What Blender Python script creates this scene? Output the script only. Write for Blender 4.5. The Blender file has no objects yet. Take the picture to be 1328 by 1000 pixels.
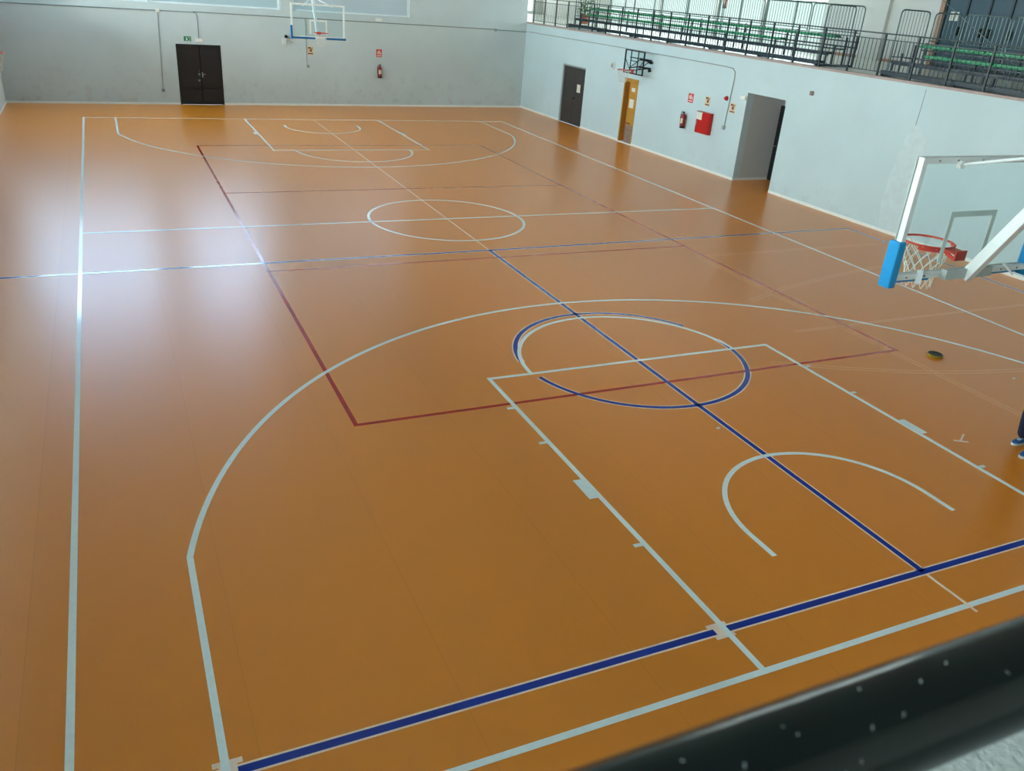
import bpy, math, random
from mathutils import Vector, Matrix
random.seed(7)
C = bpy.context.scene.collection
PI = math.pi

# ------------------------------------------------------------------ materials
def new_mat(name):
    m = bpy.data.materials.new(name); m.use_nodes = True
    nt = m.node_tree
    return m, nt, nt.nodes['Principled BSDF']

def srgb(r, g, b):
    f = lambda c: (c/255/12.92) if c/255 <= .04045 else ((c/255+.055)/1.055)**2.4
    return (f(r), f(g), f(b), 1)

def mat(name, col, rough=.5, metal=0, var=.06, scale=6, bump=0, coat=0, spec=.5):
    m, nt, b = new_mat(name)
    tc = nt.nodes.new('ShaderNodeTexCoord'); no = nt.nodes.new('ShaderNodeTexNoise')
    no.inputs['Scale'].default_value = scale; no.inputs['Detail'].default_value = 4
    nt.links.new(tc.outputs['Object'], no.inputs['Vector'])
    mr = nt.nodes.new('ShaderNodeMapRange')
    mr.inputs['From Min'].default_value = .3; mr.inputs['From Max'].default_value = .7
    mr.inputs['To Min'].default_value = 1-var; mr.inputs['To Max'].default_value = 1+var
    nt.links.new(no.outputs['Fac'], mr.inputs['Value'])
    mx = nt.nodes.new('ShaderNodeMix'); mx.data_type = 'RGBA'; mx.blend_type = 'MULTIPLY'
    mx.inputs['Factor'].default_value = 1; mx.inputs['A'].default_value = col
    nt.links.new(mr.outputs['Result'], mx.inputs['B'])
    nt.links.new(mx.outputs['Result'], b.inputs['Base Color'])
    b.inputs['Roughness'].default_value = rough; b.inputs['Metallic'].default_value = metal
    b.inputs['Specular IOR Level'].default_value = spec
    if coat: b.inputs['Coat Weight'].default_value = coat; b.inputs['Coat Roughness'].default_value = .15
    if bump:
        bp = nt.nodes.new('ShaderNodeBump'); bp.inputs['Strength'].default_value = bump; bp.inputs['Distance'].default_value = .01
        nt.links.new(no.outputs['Fac'], bp.inputs['Height']); nt.links.new(bp.outputs['Normal'], b.inputs['Normal'])
    return m

def emis(name, col, s):
    m, nt, b = new_mat(name)
    b.inputs['Base Color'].default_value = (.30, .36, .38, 1); b.inputs['Roughness'].default_value = .25
    tc = nt.nodes.new('ShaderNodeTexCoord'); no = nt.nodes.new('ShaderNodeTexNoise'); no.inputs['Scale'].default_value = .6
    nt.links.new(tc.outputs['Object'], no.inputs['Vector'])
    mr = nt.nodes.new('ShaderNodeMapRange'); mr.inputs['To Min'].default_value = s*.85; mr.inputs['To Max'].default_value = s*1.15
    nt.links.new(no.outputs['Fac'], mr.inputs['Value'])
    b.inputs['Emission Color'].default_value = (*col, 1)
    nt.links.new(mr.outputs['Result'], b.inputs['Emission Strength'])
    return m

def wall_mat(name, col, grime=.25, top=.9, warm=(.62, .55, .44, 1)):
    """painted plaster with blotches and scuff marks low down"""
    m, nt, b = new_mat(name)
    L = nt.links
    tc = nt.nodes.new('ShaderNodeTexCoord')
    n1 = nt.nodes.new('ShaderNodeTexNoise'); n1.inputs['Scale'].default_value = .7; n1.inputs['Detail'].default_value = 6
    n2 = nt.nodes.new('ShaderNodeTexNoise'); n2.inputs['Scale'].default_value = 3.2; n2.inputs['Detail'].default_value = 8; n2.inputs['Roughness'].default_value = .65
    n3 = nt.nodes.new('ShaderNodeTexNoise'); n3.inputs['Scale'].default_value = 60
    for n in (n1, n2, n3): L.new(tc.outputs['Object'], n.inputs['Vector'])
    sp = nt.nodes.new('ShaderNodeSeparateXYZ'); L.new(tc.outputs['Object'], sp.inputs[0])
    zr = nt.nodes.new('ShaderNodeMapRange'); zr.inputs['From Min'].default_value = 0; zr.inputs['From Max'].default_value = top
    zr.inputs['To Min'].default_value = 1; zr.inputs['To Max'].default_value = .12; L.new(sp.outputs['Z'], zr.inputs['Value'])
    nr = nt.nodes.new('ShaderNodeMapRange'); nr.inputs['From Min'].default_value = .52; nr.inputs['From Max'].default_value = .78
    L.new(n2.outputs['Fac'], nr.inputs['Value'])
    mu = nt.nodes.new('ShaderNodeMath'); mu.operation = 'MULTIPLY'; L.new(zr.outputs[0], mu.inputs[0]); L.new(nr.outputs[0], mu.inputs[1])
    mg = nt.nodes.new('ShaderNodeMath'); mg.operation = 'MULTIPLY'; L.new(mu.outputs[0], mg.inputs[0]); mg.inputs[1].default_value = grime*2.2
    v = nt.nodes.new('ShaderNodeMapRange'); v.inputs['From Min'].default_value = .3; v.inputs['From Max'].default_value = .7
    v.inputs['To Min'].default_value = .955; v.inputs['To Max'].default_value = 1.03; L.new(n1.outputs['Fac'], v.inputs['Value'])
    a = nt.nodes.new('ShaderNodeMix'); a.data_type = 'RGBA'; a.blend_type = 'MULTIPLY'; a.inputs['Factor'].default_value = 1
    a.inputs['A'].default_value = col; L.new(v.outputs[0], a.inputs['B'])
    g = nt.nodes.new('ShaderNodeMix'); g.data_type = 'RGBA'; L.new(mg.outputs[0], g.inputs['Factor'])
    L.new(a.outputs['Result'], g.inputs['A']); g.inputs['B'].default_value = tuple(c*.62 for c in warm[:3]) + (1,)
    L.new(g.outputs['Result'], b.inputs['Base Color']); b.inputs['Roughness'].default_value = .6
    b.inputs['Specular IOR Level'].default_value = .3
    bp = nt.nodes.new('ShaderNodeBump'); bp.inputs['Strength'].default_value = .08; bp.inputs['Distance'].default_value = .004
    L.new(n3.outputs['Fac'], bp.inputs['Height']); L.new(bp.outputs['Normal'], b.inputs['Normal'])
    return m

def floor_mat():
    m, nt, b = new_mat('orange_vinyl'); L = nt.links
    tc = nt.nodes.new('ShaderNodeTexCoord'); sp = nt.nodes.new('ShaderNodeSeparateXYZ'); L.new(tc.outputs['Object'], sp.inputs[0])
    # welded seams every 1.5 m running down the hall
    ad = nt.nodes.new('ShaderNodeMath'); ad.operation = 'ADD'; ad.inputs[1].default_value = 30.35; L.new(sp.outputs['X'], ad.inputs[0])
    dv = nt.nodes.new('ShaderNodeMath'); dv.operation = 'DIVIDE'; dv.inputs[1].default_value = 1.5; L.new(ad.outputs[0], dv.inputs[0])
    fr = nt.nodes.new('ShaderNodeMath'); fr.operation = 'FRACT'; L.new(dv.outputs[0], fr.inputs[0])
    ls = nt.nodes.new('ShaderNodeMath'); ls.operation = 'LESS_THAN'; ls.inputs[1].default_value = .006; L.new(fr.outputs[0], ls.inputs[0])
    fl = nt.nodes.new('ShaderNodeMath'); fl.operation = 'FLOOR'; L.new(dv.outputs[0], fl.inputs[0])
    wn = nt.nodes.new('ShaderNodeTexWhiteNoise'); wn.noise_dimensions = '1D'; L.new(fl.outputs[0], wn.inputs['W'])
    mp = nt.nodes.new('ShaderNodeMapping'); mp.inputs['Scale'].default_value = (1, .35, 1); L.new(tc.outputs['Object'], mp.inputs[0])
    n1 = nt.nodes.new('ShaderNodeTexNoise'); n1.inputs['Scale'].default_value = .8; n1.inputs['Detail'].default_value = 2; L.new(mp.outputs[0], n1.inputs['Vector'])
    n2 = nt.nodes.new('ShaderNodeTexNoise'); n2.inputs['Scale'].default_value = 90; n2.inputs['Detail'].default_value = 3; L.new(tc.outputs['Object'], n2.inputs['Vector'])
    s = nt.nodes.new('ShaderNodeMath'); s.operation = 'MULTIPLY_ADD'; s.inputs[1].default_value = .03; s.inputs[2].default_value = .97; L.new(n1.outputs['Fac'], s.inputs[0])
    s2 = nt.nodes.new('ShaderNodeMath'); s2.operation = 'MULTIPLY_ADD'; s2.inputs[1].default_value = .035; L.new(wn.outputs['Value'], s2.inputs[0]); L.new(s.outputs[0], s2.inputs[2])
    s3 = nt.nodes.new('ShaderNodeMath'); s3.operation = 'MULTIPLY_ADD'; s3.inputs[1].default_value = -.10; L.new(ls.outputs[0], s3.inputs[0]); L.new(s2.outputs[0], s3.inputs[2])
    a = nt.nodes.new('ShaderNodeMix'); a.data_type = 'RGBA'; a.blend_type = 'MULTIPLY'; a.inputs['Factor'].default_value = 1
    a.inputs['A'].default_value = FLOOR_COL; L.new(s3.outputs[0], a.inputs['B'])
    L.new(a.outputs['Result'], b.inputs['Base Color'])
    r = nt.nodes.new('ShaderNodeMath'); r.operation = 'MULTIPLY_ADD'; r.inputs[1].default_value = .04; r.inputs[2].default_value = FLOOR_ROUGH
    L.new(n1.outputs['Fac'], r.inputs[0]); L.new(r.outputs[0], b.inputs['Roughness'])
    b.inputs['IOR'].default_value = 1.58
    bp = nt.nodes.new('ShaderNodeBump'); bp.inputs['Strength'].default_value = .03; bp.inputs['Distance'].default_value = .001
    L.new(n2.outputs['Fac'], bp.inputs['Height']); L.new(bp.outputs['Normal'], b.inputs['Normal'])
    return m

def glass_mat(name, tint=(.93, .97, .97, 1), refl=.07):
    m = bpy.data.materials.new(name); m.use_nodes = True; nt = m.node_tree
    nt.nodes.remove(nt.nodes['Principled BSDF']); out = nt.nodes['Material Output']
    t = nt.nodes.new('ShaderNodeBsdfTransparent'); t.inputs[0].default_value = tint
    g = nt.nodes.new('ShaderNodeBsdfGlossy'); g.inputs['Roughness'].default_value = .03
    lw = nt.nodes.new('ShaderNodeLayerWeight'); lw.inputs['Blend'].default_value = refl
    mx = nt.nodes.new('ShaderNodeMixShader'); nt.links.new(lw.outputs['Fresnel'], mx.inputs[0])
    nt.links.new(t.outputs[0], mx.inputs[1]); nt.links.new(g.outputs[0], mx.inputs[2]); nt.links.new(mx.outputs[0], out.inputs[0])
    return m

FLOOR_COL = srgb(228, 136, 34)
FLOOR_ROUGH = .265
M = dict(
 floor=floor_mat(),
 wall_far=wall_mat('painted_plaster_far', (.57, .65, .66, 1), .30, 1.6),
 wall_right=wall_mat('painted_plaster_right', (.57, .71, .74, 1), .16, .8),
 wall_left=wall_mat('painted_plaster_left', (.72, .74, .73, 1), .16),
 wall_gallery=wall_mat('painted_plaster_gallery', (.72, .72, .68, 1), .1),
 alcove=wall_mat('painted_plaster_alcove', (.60, .62, .62, 1), .1),
 ceiling=mat('ceiling_panels', (.50, .56, .58, 1), .8, var=.04, scale=1),
 base=mat('white_skirting', srgb(240, 243, 238), .45, var=.03),
 trim=mat('pinkish_edge_trim', srgb(176, 158, 152), .6, var=.08, scale=4),
 patch=mat('filler_patch', (.60, .725, .75, 1), .7, var=.06, scale=5),
 crack=mat('crack_dark', srgb(110, 120, 120), .8),
 slab=mat('concrete_gallery', srgb(178, 186, 184), .7, var=.12, scale=55, bump=.5),
 galfloor=mat('gallery_tiles', srgb(205, 205, 198), .3, var=.05, scale=3),
 white=mat('line_white', srgb(234, 245, 246), .09, var=.03, scale=20),
 blue=mat('line_blue', srgb(0, 46, 150), .10, var=.10, scale=3),
 red=mat('line_red', srgb(176, 20, 10), .10, var=.12, scale=4),
 pale=mat('tape_residue', srgb(240, 168, 104), .3, var=.06, scale=8),
 pink=mat('tape_pinkish', srgb(250, 222, 204), .35, var=.06, scale=8),
 greenrail=mat('dark_green_enamel', srgb(8, 20, 19), .17, var=.35, scale=14, bump=.08, spec=.28),
 greenpipe=mat('dark_green_paint', srgb(22, 44, 46), .35, var=.1, scale=9),
 frame_dark=mat('bleacher_steel', srgb(22, 44, 58), .4, var=.1),
 board_dark=mat('bleacher_footboard', srgb(28, 46, 58), .28, var=.1),
 seat_green=mat('seat_green_plastic', srgb(18, 150, 96), .28, var=.08, coat=.2),
 galv=mat('galvanised_bars', srgb(70, 96, 98), .35, metal=.4, var=.08),
 galv_l=mat('galvanised_bars_light', srgb(110, 134, 134), .35, metal=.4, var=.08),
 door_black=mat('black_steel_door', srgb(26, 26, 29), .42, var=.2, scale=3),
 door_brown=mat('dark_brown_door', srgb(52, 50, 50), .45, var=.12, scale=3),
 ochre=mat('ochre_varnish', srgb(188, 138, 52), .4, var=.08, scale=4),
 ochre_d=mat('reddish_brown_leaf', srgb(150, 82, 24), .45, var=.1, scale=4),
 kick=mat('worn_kick_plate', srgb(140, 120, 108), .5, var=.18, scale=9),
 paper=mat('paper', srgb(226, 226, 214), .7, var=.02),
 steel=mat('brushed_steel', srgb(170, 175, 176), .3, metal=.8, var=.05),
 wpaint=mat('white_enamel', srgb(226, 232, 232), .3, var=.03),
 alu=mat('greyish_frame', srgb(176, 184, 182), .35, metal=.1, var=.05),
 pad=mat('blue_foam_pad', srgb(0, 138, 200), .4, var=.04),
 padd=mat('blue_foam_pad_dark', srgb(20, 104, 160), .45, var=.05),
 glass=glass_mat('clear_glass'),
 rim=mat('orange_red_rim', srgb(205, 62, 48), .35, var=.06),
 net=mat('white_net', srgb(222, 222, 214), .8, var=.04),
 sq=mat('backboard_square', srgb(178, 184, 176), .6, var=.02),
 black=mat('black_paint', srgb(20, 22, 25), .5, var=.1, spec=.25),
 plastic=mat('white_plastic', srgb(222, 226, 222), .4, var=.02),
 grey=mat('grey_conduit', srgb(118, 128, 128), .5, var=.06),
 greyl=mat('painted_conduit', srgb(150, 160, 160), .5, var=.06),
 ext_red=mat('extinguisher_red', srgb(136, 22, 38), .3, var=.05),
 fire=mat('fire_red', srgb(190, 18, 22), .3, var=.05),
 signred=mat('sign_red', srgb(214, 60, 52), .45, var=.03),
 signbeige=mat('sign_beige', srgb(222, 204, 168), .5, var=.03),
 signbrown=mat('sign_brown', srgb(122, 74, 52), .5, var=.05),
 signgreen=mat('sign_green', srgb(10, 120, 78), .4, var=.04),
 signwhite=mat('sign_white', srgb(235, 238, 232), .5, var=.02),
 dglass=mat('dark_door_glass', srgb(34, 66, 74), .35, var=.15, scale=.8),
 mull=mat('dark_mullion', srgb(24, 34, 38), .4, var=.08),
 gmull=mat('grey_green_mullion', srgb(96, 118, 112), .4, var=.06),
 wood=mat('wood_jamb', srgb(176, 136, 112), .5, var=.08),
 yellow=mat('olive_tape', srgb(150, 135, 40), .4, var=.1),
 navy=mat('navy_cloth', srgb(26, 34, 62), .85, var=.15, scale=18, bump=.2),
 jacket=mat('dark_jacket', srgb(28, 30, 38), .8, var=.12, scale=14, bump=.2),
 skin=mat('skin', srgb(196, 146, 118), .5, var=.05),
 hair=mat('dark_hair', srgb(40, 30, 24), .6, var=.2, scale=40),
 shoe=mat('blue_shoe', srgb(30, 84, 140), .55, var=.1, scale=20),
 sole=mat('white_sole', srgb(220, 224, 222), .5, var=.03),
 leaf=mat('green_leaf', srgb(52, 92, 48), .5, var=.25, scale=9),
 pot=mat('terracotta', srgb(150, 86, 60), .7, var=.1),
 pane_low=emis('pane_lower', (.34, .56, .60), .24),
 pane_low3=emis('pane_lower_pale', (.38, .50, .54), .24),
 pane_hi=emis('pane_bright', (.54, .86, 1.30), 6.2),
 pane_mid=emis('pane_mid', (.60, .86, 1.10), .9),
 pane_mid2=emis('pane_mid_brighter', (.62, .88, 1.16), 1.9),
 pane_left_added=emis('pane_left_added', (.86, 1.0, .98), 19.0),  # strong glow for the added left windows, all out of view
 pane_gal=emis('pane_gallery', (.80, 1.0, .90), .44),
 pane_galhi=emis('pane_gallery_high', (.84, 1.0, .98), 14.0),
 pane_end=emis('pane_gallery_end', (.88, 1.0, 1.0), 1.8),
)

# ------------------------------------------------------------------ mesh helper
class MB:
    def __init__(s): s.v = []; s.f = []
    def box(s, x0, x1, y0, y1, z0, z1):
        n = len(s.v)
        s.v += [(x, y, z) for z in (z0, z1) for (x, y) in ((x0, y0), (x1, y0), (x1, y1), (x0, y1))]
        s.f += [(n+3, n+2, n+1, n), (n+4, n+5, n+6, n+7)] + [(n+i, n+(i+1) % 4, n+4+(i+1) % 4, n+4+i) for i in range(4)]
        return s
    def prism(s, pts, z0, z1):
        n = len(s.v); k = len(pts)
        s.v += [(x, y, z0) for x, y in pts] + [(x, y, z1) for x, y in pts]
        s.f += [tuple(n+i for i in reversed(range(k))), tuple(n+k+i for i in range(k))]
        s.f += [(n+i, n+(i+1) % k, n+k+(i+1) % k, n+k+i) for i in range(k)]
        return s
    def poly_xz(s, pts, y0, y1):
        """outline in the x-z plane, given a thickness from y0 to y1"""
        n = len(s.v); k = len(pts)
        s.v += [(x, y0, z) for x, z in pts] + [(x, y1, z) for x, z in pts]
        s.f += [tuple(n+i for i in range(k)), tuple(n+k+i for i in reversed(range(k)))]
        s.f += [(n+(i+1) % k, n+i, n+k+i, n+k+(i+1) % k) for i in range(k)]
        return s
    def tube(s, pts, r, seg=8, closed=False, flat=1):
        P = [Vector(p) for p in pts]; N = len(P); n = len(s.v); up = None
        for i in range(N):
            a = P[(i-1) % N] if (closed or i > 0) else P[i]
            b = P[(i+1) % N] if (closed or i < N-1) else P[i]
            t = (b-a).normalized()
            if up is None:
                up = Vector((0, 0, 1)) if abs(t.z) < .9 else Vector((1, 0, 0))
            x = t.cross(up).normalized(); up2 = x.cross(t).normalized(); up = up2
            rr = r[i] if isinstance(r, (list, tuple)) else r
            for k in range(seg):
                q = 2*PI*k/seg
                s.v.append(tuple(P[i] + x*math.cos(q)*rr + up2*math.sin(q)*rr*flat))
        for i in range(N if closed else N-1):
            j = (i+1) % N
            for k in range(seg):
                l = (k+1) % seg
                s.f.append((n+i*seg+k, n+i*seg+l, n+j*seg+l, n+j*seg+k))
        if not closed:
            s.f.append(tuple(n+k for k in reversed(range(seg))))
            s.f.append(tuple(n+(N-1)*seg+k for k in range(seg)))
        return s
    def lathe(s, prof, c=(0, 0, 0), seg=20, axis='z'):
        n = len(s.v)
        for r, h in prof:
            for k in range(seg):
                q = 2*PI*k/seg; x, y = r*math.cos(q), r*math.sin(q)
                p = (x, y, h) if axis == 'z' else ((x, h, y) if axis == 'y' else (h, x, y))
                s.v.append((p[0]+c[0], p[1]+c[1], p[2]+c[2]))
        for i in range(len(prof)-1):
            for k in range(seg):
                l = (k+1) % seg
                s.f.append((n+i*seg+k, n+i*seg+l, n+(i+1)*seg+l, n+(i+1)*seg+k))
        s.f.append(tuple(n+k for k in range(seg))); s.f.append(tuple(n+(len(prof)-1)*seg+k for k in range(seg)))
        return s
    def beam(s, a, b, w, h=None):
        """square bar from a to b"""
        h = h or w; a = Vector(a); b = Vector(b); t = (b-a).normalized()
        up = Vector((0, 0, 1)) if abs(t.z) < .95 else Vector((0, 1, 0))
        x = t.cross(up).normalized(); y = x.cross(t).normalized(); n = len(s.v)
        for p in (a, b):
            for i, j in ((-1, -1), (1, -1), (1, 1), (-1, 1)):
                s.v.append(tuple(p + x*i*w/2 + y*j*h/2))
        s.f += [(n+3, n+2, n+1, n), (n+4, n+5, n+6, n+7)] + [(n+i, n+(i+1) % 4, n+4+(i+1) % 4, n+4+i) for i in range(4)]
        return s
    def strip(s, pts, w, z0, z1, closed=False):
        """flat painted band of width w following pts (x,y)"""
        P = [Vector((p[0], p[1])) for p in pts]; N = len(P); n = len(s.v)
        for i in range(N):
            a = P[(i-1) % N] if (closed or i > 0) else P[i]
            b = P[(i+1) % N] if (closed or i < N-1) else P[i]
            t = (b-a).normalized()
            if closed or 0 < i < N-1: t = ((P[i]-a).normalized()+(b-P[i]).normalized()).normalized()
            nn = Vector((-t.y, t.x)); k = 1
            if (closed or 0 < i < N-1):
                t1 = (P[i]-a).normalized(); k = 1/max(.35, abs(nn.dot(Vector((-t1.y, t1.x)))))
            for sgn in (-1, 1):
                for z in (z0, z1):
                    q = P[i]+nn*sgn*w/2*k; s.v.append((q.x, q.y, z))
        for i in range(N if closed else N-1):
            a = n+4*i; b = n+4*((i+1) % N)
            s.f += [(a+1, b+1, b+3, a+3), (a, a+2, b+2, b), (a, b, b+1, a+1), (a+3, b+3, b+2, a+2)]
        if not closed:
            a = n; b = n+4*(N-1)
            s.f += [(a, a+1, a+3, a+2), (b, b+2, b+3, b+1)]
        return s
    def build(s, name, m, parent=None, bevel=0, smooth=False, loc=None, rot=None):
        me = bpy.data.meshes.new(name); me.from_pydata(s.v, [], s.f); me.validate(); me.update()
        me.materials.append(M[m] if isinstance(m, str) else m)
        if smooth:
            for p in me.polygons: p.use_smooth = True
        o = bpy.data.objects.new(name, me); C.objects.link(o)
        if parent: o.parent = parent
        if loc: o.location = loc
        if rot: o.rotation_euler = rot
        if bevel:
            b = o.modifiers.new('bevel', 'BEVEL'); b.width = bevel; b.segments = 2; b.limit_method = 'ANGLE'
        if smooth:
            try:
                me.set_sharp_from_angle(angle=math.radians(40))
            except Exception: pass
        return o

def tag(o, label=None, cat=None, group=None, kind=None):
    if label: o['label'] = label
    if cat: o['category'] = cat
    if group: o['group'] = group
    if kind: o['kind'] = kind
    return o
def thing(name, label, cat, loc=(0, 0, 0), rz=0, group=None, kind=None):
    o = bpy.data.objects.new(name, None); C.objects.link(o)
    o.empty_display_size = .2; o.location = loc; o.rotation_euler = (0, 0, rz)
    return tag(o, label, cat, group, kind)
def copy_tree(o, parent=None):
    c = o.copy(); C.objects.link(c); c.parent = parent
    for ch in list(o.children): copy_tree(ch, c)
    return c

# ------------------------------------------------------------------ wall frames
class Frame:
    def __init__(s, A, B):
        s.A = Vector(A); s.u = (Vector(B)-s.A).normalized(); s.n = Vector((-s.u.y, s.u.x)); s.rz = math.atan2(s.u.y, s.u.x)
    def p(s, t, z=0, into=0):
        q = s.A+s.u*t+s.n*into; return (q.x, q.y, z)
FAR = Frame((-2.44, 30.97), (17.75, 32.03))
RGT = Frame((17.75, 32.03), (18.2, 9.0))
LEFT_X = -2.44
HB = 8.6         # ceiling height
GZ = 3.57        # gallery floor
GX = 24.3        # gallery back wall
def atf(fr, s): return fr.p(s, 0)

def wall_holes(mb, s0, s1, z0, z1, th, holes):
    xs = sorted({s0, s1, *[v for h in holes for v in h[:2]]}); zs = sorted({z0, z1, *[v for h in holes for v in h[2:]]})
    for i in range(len(xs)-1):
        j = 0
        while j < len(zs)-1:
            cx = (xs[i]+xs[i+1])/2
            inside = lambda k: any(h[0] < cx < h[1] and h[2] < (zs[k]+zs[k+1])/2 < h[3] for h in holes)
            if inside(j): j += 1; continue
            k = j
            while k+1 < len(zs)-1 and not inside(k+1): k += 1
            mb.box(xs[i], xs[i+1], 0, th, zs[j], zs[k+1]); j = k+1
    return mb

# ------------------------------------------------------------------ floor + lines
fl = MB().prism([(LEFT_X, -2.93), (18.43, -2.93), (18.2, 9), (18.05, 15.43), (19.6, 15.46), (19.6, 17.09), (18.02, 17.07), (17.75, 32.03), (-2.44, 30.97)], -.15, 0)
floor = tag(fl.build('floor', 'floor'), 'glossy orange vinyl sports floor marked with several courts', 'floor', kind='structure')

def arc(cx, cy, r, a0, a1, n=64):
    return [(cx+r*math.cos(math.radians(a0+(a1-a0)*i/n)), cy+r*math.sin(math.radians(a0+(a1-a0)*i/n))) for i in range(n+1)]
ZR, ZB, ZW, ZT = .0010, .0016, .0024, .0032
def line(name, pts, w, z, m, closed=False, label=None):
    o = MB().strip(pts, w, 0, z, closed).build(name, m, floor)
    if label: o['label'] = label
    return o
W = .058
# basketball court, 15 x 28
line('basketball_boundary', [(-.025, -.025), (15.025, -.025), (15.025, 28.025), (-.025, 28.025)], W, ZW, 'white', True, 'white boundary of the basketball court')
line('halfway_line', [(0, 14), (15, 14)], W, ZW, 'white', label='white halfway line')
line('centre_circle', arc(7.5, 14, 1.775, 0, 360, 96)[:-1], W, ZW, 'white', True, 'white centre circle')
def three_point(far):
    f = (lambda p: (15-p[0], 28-p[1])) if far else (lambda p: p)
    r = 6.725; dx = 7.5-.925; a = math.degrees(math.acos(dx/r))
    pts = [(.925, 0)] + arc(7.5, 1.575, r, 180-a, a, 96) + [(14.075, 0)]
    line('three_point_line', [f(p) for p in pts], W, ZW, 'white', label='white three-point line at the %s end' % ('far' if far else 'near'))
    line('key_line', [f(p) for p in [(5.075, 0), (5.075, 5.775), (9.925, 5.775), (9.925, 0)]], W, ZW, 'white', label='white key outline at the %s end' % ('far' if far else 'near'))
    line('free_throw_arc', [f(p) for p in arc(7.5, 5.8, 1.775, 0, 180)], W, ZW, 'white')
    line('no_charge_arc', [f(p) for p in [(6.225, 1.2)] + arc(7.5, 1.575, 1.275, 180, 0) + [(8.775, 1.2)]], W, ZW, 'white')
    mb = MB()
    for sgn in (0, 1):
        def q(x, y0, y1, wx):
            a, b = (x-wx, x) if not sgn else (15-x, 15-x+wx)
            p = [f((a, y0)), f((b, y1))]
            mb.box(min(p[0][0], p[1][0]), max(p[0][0], p[1][0]), min(p[0][1], p[1][1]), max(p[0][1], p[1][1]), 0, ZW)
        for y in (([1.8, 3.94, 4.88]) if not far else []): q(5.052, y-.025, y+.025, .1)
        q(5.052, 2.68, 3.07, .11)
    mb.build('lane_space_mark', 'white', floor)
three_point(False); three_point(True)
# volleyball court, red
line('volleyball_boundary', [(3, 5), (12, 5), (12, 23), (3, 23)], W, ZR, 'red', True, 'red boundary of the volleyball court')
for y in (11, 17): line('volleyball_attack_line', [(3, y), (12, y)], W*.9, ZR, 'red')
# blue court laid across the hall, with pale edging
def blue(name, pts, closed=False, label=None):
    line('pale_edging', pts, .104, ZB*.6, 'pink', closed); line(name, pts, .068, ZB, 'blue', closed, label)
blue('blue_court_boundary', [(-2.40, .5), (17.44, .5), (17.44, 11.6), (7.5, 11.49), (-2.40, 11.49)], True, 'blue boundary of the cross court')
blue('blue_centre_line', [(7.5, .5), (7.5, 11.5)], label='blue line down the middle of the near half')
blue('blue_centre_circle', arc(7.5, 6.0, 1.75, 28, 174), label='blue circle around the free throw line')
blue('blue_centre_circle', arc(7.5, 6.0, 1.75, 192, 366), label='lower half of the blue circle')
# traces of older lines
def pale(pts, w=.05, gap=.085, name='faded_line'):
    mb = MB(); P = [Vector(p) for p in pts]
    for sgn in (-1, 1):
        Q = []
        for i, p in enumerate(P):
            t = (P[min(i+1, len(P)-1)]-P[max(i-1, 0)]).normalized(); Q.append(tuple(p+Vector((-t.y, t.x))*sgn*gap/2))
        mb.strip(Q, w*.6, 0, .0007)
    mb.build(name, 'pale', floor)
line('centre_axis_line', [(7.5, 11.5), (7.5, 28)], .028, .0008, 'pink')
line('centre_axis_line', [(7.5, -.12), (7.5, .45)], .03, .0034, 'pink')
pale([(11.72, 10.25), (17.15, 10.28)])
pale([(10.83, 6.12), (13.8, 6.13), (16.68, 6.11)], gap=.05)
pale([(11.79, 10.2), (11.88, 5.0), (11.9, 2.5)])
pale([(11.1, 7.6), (12.2, 8.02), (13.6, 8.4), (15.29, 8.73), (16.6, 8.86)])
pale([(9.5, 5.16), (10.4, 4.72), (11.4, 4.3), (12.4, 4.0), (13.5, 3.79), (14.5, 3.68)])
tp = MB()
for x, y, a in ((5.03, .5, 0), (.94, .52, 0)):
    tp.box(x-.10, x+.10, y-.09, y-.045, 0, ZT*.5); tp.box(x-.10, x+.10, y+.045, y+.09, 0, ZT*.5); tp.box(x-.06, x+.06, y-.09, y+.09, 0, ZT*.62)
tp.build('tape_patch', 'pink', floor)

# ------------------------------------------------------------------ walls
def plane_wall(name, fr, s0, s1, z0, z1, th, holes, m, label):
    o = wall_holes(MB(), s0, s1, z0, z1, th, holes).build(name, m, loc=(fr.A.x, fr.A.y, 0), rot=(0, 0, fr.rz))
    return tag(o, label, 'wall', kind='structure')
WIN_Z0, WIN_Z1 = 3.46, 8.1
fw = [(.02, 4.90), (4.98, 9.55), (10.04, 14.77)]
wall_far = plane_wall('wall_far', FAR, 0, 20.2, 0, HB, .30, [(a, b, WIN_Z0, WIN_Z1) for a, b in fw] + [(5.70, 7.28, 0, 2.13)], 'wall_far', 'far end wall of white plaster with a row of high windows')
D1 = (3.55, 5.40, 0, 2.25); D2 = (8.25, 9.16, 0, 2.25); AL = (14.95, 16.60, 0, 2.585)
wall_right = plane_wall('wall_right', RGT, 0, 34.97, 0, 3.52, .25, [D1, D2, AL], 'wall_right', 'pale bluish side wall under the spectator gallery')
lf = MB().box(0, 0, 0, 0, 0, 0)
LEFT = Frame((LEFT_X, -7.2), (LEFT_X, 30.97))
lw = [(2.0+i*7.2, 8.9+i*7.2) for i in range(5)]
wall_left = plane_wall('wall_left', LEFT, 0, 38.17, 0, 4.35, .3, [], 'wall_left', 'white side wall on the left')
CL = Frame((LEFT_X-2.5, -7.2), (LEFT_X-2.5, 31.2))  # unseen recess with ledge and low ceiling, added to shape the left light
plane_wall('wall_added_clerestory', CL, 0, 38.4, 4.2, 6.4, .3, [(a, b, 4.5, 6.05) for a, b in lw], 'wall_left', 'added unseen window wall, set back high above the left wall')
tag(MB().box(LEFT_X-2.8, LEFT_X-.3, -7.2, 31.0, 4.2, 4.35).build('trim_3', 'slab'), 'added unseen ledge that cuts the light from the high left windows', 'trim', kind='structure')
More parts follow.
